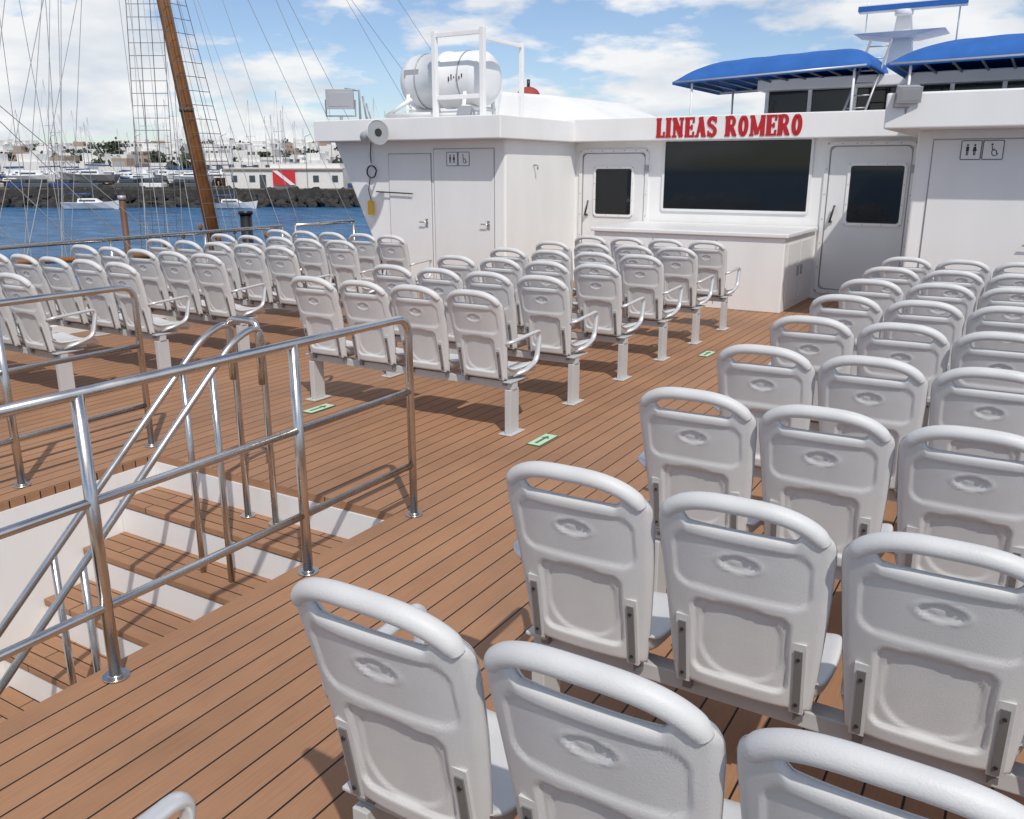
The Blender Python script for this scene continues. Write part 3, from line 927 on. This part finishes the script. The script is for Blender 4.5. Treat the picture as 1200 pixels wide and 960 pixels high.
QD = 128.0
LZ = -1.25
b = MB()
nl, nd = 60, 30
def land_z(L, D):
    t = max(0, D - 230) / 500
    return LZ + 15 * ss(0, 1, t) + (4.5 * mnoise.noise(Vector((L * .008, D * .006, 0))) + 2) * ss(0, .4, t)
vs = []
for j in range(nd + 1):
    D = QD + 3 + (j / nd) ** 2.2 * 3500
    for i in range(nl + 1):
        L = -1500 + 3000 * i / nl
        vs.append(H(L, D, land_z(L, D)))
b.add(vs, [(j * (nl + 1) + i, j * (nl + 1) + i + 1, (j + 1) * (nl + 1) + i + 1, (j + 1) * (nl + 1) + i) for j in range(nd) for i in range(nl)], M_LAND, True)
b.obj('terrain')
b = MB()
ico = bmesh.new(); bmesh.ops.create_icosphere(ico, subdivisions=1, radius=1)
iv = [v.co.copy() for v in ico.verts]; iff = [tuple(v.index for v in f.verts) for f in ico.faces]; ico.free()
for k in range(1700):
    L = random.uniform(-130, 60); row = random.random()
    D = QD - 2.2 + row * 5.5; z = WATER - .2 + row * 2.55
    r = random.uniform(.4, .85); c = H(L, D, z)
    q = Matrix.Rotation(random.uniform(0, 6), 3, Vector((random.random(), random.random(), random.random() + .1)).normalized())
    b.add([c + q @ Vector((v.x * r * random.uniform(.8, 1.2), v.y * r * random.uniform(.7, 1), v.z * r * random.uniform(.6, 1))) for v in iv], iff, M_ROCK)
p = [H(-1500, QD + 1, WATER - 1), H(1500, QD + 1, WATER - 1), H(1500, QD + 4, WATER - 1), H(-1500, QD + 4, WATER - 1)]
p2 = [H(-1500, QD + 1.5, LZ), H(1500, QD + 1.5, LZ), H(1500, QD + 4, LZ), H(-1500, QD + 4, LZ)]
b.hexa(p, p2, M_ROCK)
b.obj('breakwater')

def hbox(b, L0, L1, D0, D1, z0, z1, m):
    b.hexa([H(L0, D0, z0), H(L1, D0, z0), H(L1, D1, z0), H(L0, D1, z0)], [H(L0, D0, z1), H(L1, D0, z1), H(L1, D1, z1), H(L0, D1, z1)], m)

hb = empty('harbour_building')
b = MB(); D0 = 140
hbox(b, -45, -26.5, D0, D0 + 10, LZ, 1.9, M_HOUSE); hbox(b, -38, -27, D0 + .5, D0 + 9, 1.9, 2.5, M_HOUSE)
hbox(b, -45.3, -26.2, D0 - .3, D0, 1.55, 1.75, M_TAN)
b.obj('walls', hb)
b = MB()
for L in (-44, -41.2, -31.2, -28.2):
    hbox(b, L, L + .9, D0 - .06, D0, -.3, .7, M_HWIN)
hbox(b, -39.6, -38.6, D0 - .06, D0, LZ, .8, M_HWIN)
b.obj('windows', hb)
b = MB()
hbox(b, -37.4, -33.9, D0 - .5, D0 - .35, -.75, 1.45, M_REDP)
b.add([H(-37.39, D0 - .55, 1.44), H(-36.6, D0 - .55, 1.44), H(-33.91, D0 - .55, -.74), H(-34.7, D0 - .55, -.74)], [(0, 3, 2, 1)], M_BOATW)
b.obj('dive_flag_sign', None)

def boat(b, L, D, z, ln, ang, hullm, mast=0, cabin=True, sc=1.0):
    a = R(ang)
    def T(x, y, zz):
        return H(L + (x * math.cos(a) - y * math.sin(a)), D + (x * math.sin(a) + y * math.cos(a)), z + zz)
    bm = ln * .16; hh = ln * .12
    secs = [(-.5, .75, .9), (-.3, .95, .85), (0, 1, .85), (.25, .75, .95), (.42, .35, 1.1), (.52, .03, 1.25)]
    vs = []
    for t, w, s in secs:
        x = t * ln
        vs += [T(x, -bm * w, hh * s), T(x * .92, -bm * w * .6, 0), T(x * .9, 0, -hh * .3), T(x * .92, bm * w * .6, 0), T(x, bm * w, hh * s)]
    fs = []
    for i in range(len(secs) - 1):
        for k in range(4): fs.append((i * 5 + k, i * 5 + k + 1, i * 5 + k + 6, i * 5 + k + 5))
        fs.append((i * 5 + 4, i * 5, i * 5 + 5, i * 5 + 9))
    fs.append((0, 1, 2, 3, 4))
    b.add(vs, fs, hullm)
    if cabin:
        b.hexa([T(-.22 * ln, -bm * .6, hh * .85), T(.2 * ln, -bm * .5, hh * .9), T(.2 * ln, bm * .5, hh * .9), T(-.22 * ln, bm * .6, hh * .85)],
               [T(-.2 * ln, -bm * .5, hh * 1.5 * sc), T(.08 * ln, -bm * .4, hh * 1.5 * sc), T(.08 * ln, bm * .4, hh * 1.5 * sc), T(-.2 * ln, bm * .5, hh * 1.5 * sc)], M_BOATW)
        b.hexa([T(-.18 * ln, -bm * .59, hh * 1.05), T(.1 * ln, -bm * .52, hh * 1.05), T(.1 * ln, bm * .52, hh * 1.05), T(-.18 * ln, bm * .59, hh * 1.05)],
               [T(-.18 * ln, -bm * .56, hh * 1.3 * sc), T(.1 * ln, -bm * .49, hh * 1.3 * sc), T(.1 * ln, bm * .49, hh * 1.3 * sc), T(-.18 * ln, bm * .56, hh * 1.3 * sc)], M_HWIN)
    if mast:
        b.tube([T(.05 * ln, 0, hh), T(.05 * ln, 0, mast)], .06, M_PIPEGREY, 6)
        b.tube([T(.52 * ln, 0, hh), T(.05 * ln, 0, mast * .96)], .02, M_PIPEGREY, 4)
        b.tube([T(-.5 * ln, 0, hh), T(.05 * ln, 0, mast)], .02, M_PIPEGREY, 4)
        b.tube([T(.05 * ln, 0, hh * 2.2), T(-.4 * ln, 0, hh * 2.1)], .12, M_BLUEP, 6)
        b.tube([T(.05 * ln, -.9, mast * .55), T(.05 * ln, .9, mast * .55)], .03, M_PIPEGREY, 4)
b = MB(); boat(b, -57.5, 121, WATER + .1, 7.4, 8, M_BOATW, 11); b.obj('moored_sailboat')
b = MB(); boat(b, -38.5, 122, WATER + .1, 6.6, 5, M_BOATW, 9); b.obj('moored_sailboat')

b = MB()
for k in range(230):
    L = random.uniform(-125, -20); D = random.uniform(QD + 8, QD + 85)
    if -48 < L < -24 and D < QD + 26: continue
    ln = random.uniform(5, 9.5)
    boat(b, L, D, LZ + random.uniform(.5, 1.3), ln, random.choice((0, 20, -15, 75, 90, 160, 180)), random.choice((M_BOATW, M_BOATW, M_BOATW, M_BLUEP, M_HULLWOOD, M_GREY, M_BOATD)),
         random.uniform(8, 14) if random.random() < .30 else 0)
    for q in (-1, 1):
        b.tube([H(L + q * ln * .2, D, LZ), H(L + q * ln * .2, D, LZ + 1.0)], .12, M_TAN, 5)
b.obj('boatyard_boats')
b = MB()
for k in range(26):
    L = -122 + k * 4.1 + random.uniform(-1, 1); D = QD + random.uniform(5, 7)
    if -46 < L < -26: continue
    col = random.choice((M_BOATW, M_GREY, M_BLUEP, M_BLACK, M_BOATW, M_BOATD))
    hbox(b, L, L + 3.6, D, D + 1.7, LZ + .25, LZ + .9, col); hbox(b, L + .7, L + 2.9, D + .1, D + 1.6, LZ + .9, LZ + 1.45, M_HWIN)
b.obj('distant_parked_cars', None, .1)
b = MB()
for k in range(430):
    L = random.uniform(-420, 120); D = random.uniform(235, 700)
    z = land_z(L, D) - .3; w = random.uniform(6, 17); h = random.uniform(3, 5.8); dp = random.uniform(7, 12)
    mm = random.choice((M_HOUSE, M_HOUSE, M_HOUSE, M_HOUSE, M_HOUSE, M_TAN))
    hbox(b, L, L + w, D, D + dp, z - 2, z + h, mm)
    if random.random() < .35: hbox(b, L + w * .2, L + w * .7, D + 1, D + dp - 1, z + h, z + h + 2.2, mm)
    n = int(w / 2.2)
    for q in range(n):
        for fl in range(max(1, int(h // 2.6))):
            hbox(b, L + .7 + q * 2.2, L + 1.9 + q * 2.2, D - .05, D, z + .9 + fl * 2.6, z + 2.2 + fl * 2.6, M_HWIN)
b.obj('hillside_houses')
b = MB()
for (L, D, w, h) in ((-122, 215, 20, 4.2), (-98, 212, 16, 3.4), (-76, 218, 22, 4.6), (-50, 214, 18, 4.2), (-30, 218, 22, 5.0)):
    hbox(b, L, L + w, D, D + 10, LZ, LZ + h, M_HOUSE)
    for q in range(int(w / 3)):
        for fl in range(max(1, int(h // 2.3))):
            hbox(b, L + 1 + q * 3, L + 2.4 + q * 3, D - .06, D, LZ + .6 + fl * 2.2, LZ + 1.7 + fl * 2.2, M_HWIN)
b.obj('quayside_sheds')
b = MB()
def clump(c, r, n):
    for _ in range(n):
        d = Vector((random.gauss(0, .5), random.gauss(0, .5), random.gauss(0, .42))) * r
        q = Vector((random.uniform(-1, 1), random.uniform(-1, 1), random.uniform(-1, 1))).normalized()
        u = q.orthogonal().normalized() * r * .22; v = q.cross(u)
        p = c + d
        b.add([p - u - v, p + u - v, p + u + v, p - u + v], [(0, 1, 2, 3)], M_LEAF)
for k in range(340):
    L = random.uniform(-430, 60); D = random.uniform(208, 680)
    z = land_z(L, D); h = random.uniform(2.5, 5.5)
    b.tube([H(L, D, z - .5), H(L, D, z + h * .6)], .25, M_HULLWOOD, 5)
    clump(H(L, D, z + h * .7), h * .6, 34)
b.obj('distant_trees')
b = MB()
for k in range(9):
    L = -118 + k * 12.5
    b.tube([H(L, QD + 5, LZ), H(L, QD + 5, LZ + 7.5), H(L + .9, QD + 5, LZ + 7.9)], .05, M_PIPEGREY, 5)
b.obj('quay_lamp_posts')
def ship_mast(L, D, h, r=.08):
    b = MB()
    boat(b, L, D, LZ + 1, 9, 80, M_BOATW, h)
    b.obj('yacht')
for (L, D, h) in ((-61, 150, 16), (-57, 152, 19), (-75, 148, 14), (-82, 160, 17), (-41, 158, 15), (-90, 150, 15), (-48, 165, 14)):
    ship_mast(L, D, h)

# ------------------------------------------------------------------ world / light
SUN_EL, SUN_AZ = 51.0, 133.0     # azimuth clockwise from +Y
w = bpy.data.worlds.new('World'); scene.world = w; w.use_nodes = True
nt = w.node_tree; nt.nodes.clear()
out = N(nt, 'ShaderNodeOutputWorld'); bg = N(nt, 'ShaderNodeBackground')
sk = N(nt, 'ShaderNodeTexSky'); sk.sky_type = 'NISHITA'; sk.sun_disc = False
sk.sun_elevation = R(SUN_EL); sk.sun_rotation = R(SUN_AZ); sk.dust_density = .3; sk.air_density = 1.0; sk.ozone_density = 2.5
tint = N(nt, 'ShaderNodeVectorMath', operation='MULTIPLY'); tint.inputs[1].default_value = (.93, .98, 1.10)
nt.links.new(sk.outputs['Color'], tint.inputs[0])
tc = N(nt, 'ShaderNodeTexCoord'); sp = N(nt, 'ShaderNodeSeparateXYZ')
nt.links.new(tc.outputs['Generated'], sp.inputs['Vector'])
mz = N(nt, 'ShaderNodeMath', operation='MAXIMUM'); mz.inputs[1].default_value = 0
nt.links.new(sp.outputs['Z'], mz.inputs[0])
az = N(nt, 'ShaderNodeMath', operation='ADD'); az.inputs[1].default_value = .24
nt.links.new(mz.outputs['Value'], az.inputs[0])
dx = N(nt, 'ShaderNodeMath', operation='DIVIDE'); dy = N(nt, 'ShaderNodeMath', operation='DIVIDE')
nt.links.new(sp.outputs['X'], dx.inputs[0]); nt.links.new(az.outputs['Value'], dx.inputs[1])
nt.links.new(sp.outputs['Y'], dy.inputs[0]); nt.links.new(az.outputs['Value'], dy.inputs[1])
cb = N(nt, 'ShaderNodeCombineXYZ')
nt.links.new(dx.outputs['Value'], cb.inputs['X']); nt.links.new(dy.outputs['Value'], cb.inputs['Y'])
cb.inputs['Z'].default_value = 3.4
cn = N(nt, 'ShaderNodeTexNoise'); cn.inputs['Scale'].default_value = 1.55; cn.inputs['Detail'].default_value = 9; cn.inputs['Roughness'].default_value = .55
nt.links.new(cb.outputs['Vector'], cn.inputs['Vector'])
rp = N(nt, 'ShaderNodeValToRGB')
rp.color_ramp.elements[0].position = .485; rp.color_ramp.elements[0].color = (.07, .07, .07, 1)
rp.color_ramp.elements[1].position = .545; rp.color_ramp.elements[1].color = (.95, .95, .95, 1)
nt.links.new(cn.outputs['Fac'], rp.inputs['Fac'])
shd = N(nt, 'ShaderNodeTexNoise'); shd.inputs['Scale'].default_value = 2.6; shd.inputs['Detail'].default_value = 7
nt.links.new(cb.outputs['Vector'], shd.inputs['Vector'])
cc2 = N(nt, 'ShaderNodeValToRGB')
cc2.color_ramp.elements[0].position = .38; cc2.color_ramp.elements[0].color = (6.4, 6.9, 7.6, 1)
cc2.color_ramp.elements[1].position = .58; cc2.color_ramp.elements[1].color = (8.9, 8.95, 9.0, 1)
nt.links.new(shd.outputs['Fac'], cc2.inputs['Fac'])
mx = N(nt, 'ShaderNodeMix', data_type='RGBA')
nt.links.new(rp.outputs['Color'], mx.inputs['Factor'])
nt.links.new(tint.outputs['Vector'], mx.inputs['A']); nt.links.new(cc2.outputs['Color'], mx.inputs['B'])
nt.links.new(mx.outputs['Result'], bg.inputs['Color'])
bg.inputs['Strength'].default_value = 0.105
nt.links.new(bg.outputs['Background'], out.inputs['Surface'])

sl_ = bpy.data.lights.new('sun', 'SUN'); sl_.energy = 3.1; sl_.angle = R(0.7); sl_.color = (1, .95, .88)
so = bpy.data.objects.new('sun', sl_); scene.collection.objects.link(so)
a = R(SUN_AZ); e = R(SUN_EL)
tosun = Vector((math.sin(a) * math.cos(e), math.cos(a) * math.cos(e), math.sin(e)))
so.rotation_euler = tosun.to_track_quat('Z', 'Y').to_euler(); so.location = tosun * 60

scene.view_settings.view_transform = 'Standard'
scene.view_settings.look = 'None'
scene.view_settings.exposure = 0

cam = bpy.data.cameras.new('camera'); co = bpy.data.objects.new('camera', cam); scene.collection.objects.link(co)
cam.sensor_width = 36; cam.lens = 30.3; cam.clip_end = 20000; cam.clip_start = .05
co.location = (0, 0, 1.70)
co.rotation_euler = (R(90 - 15.6), 0, YAW)
scene.camera = co
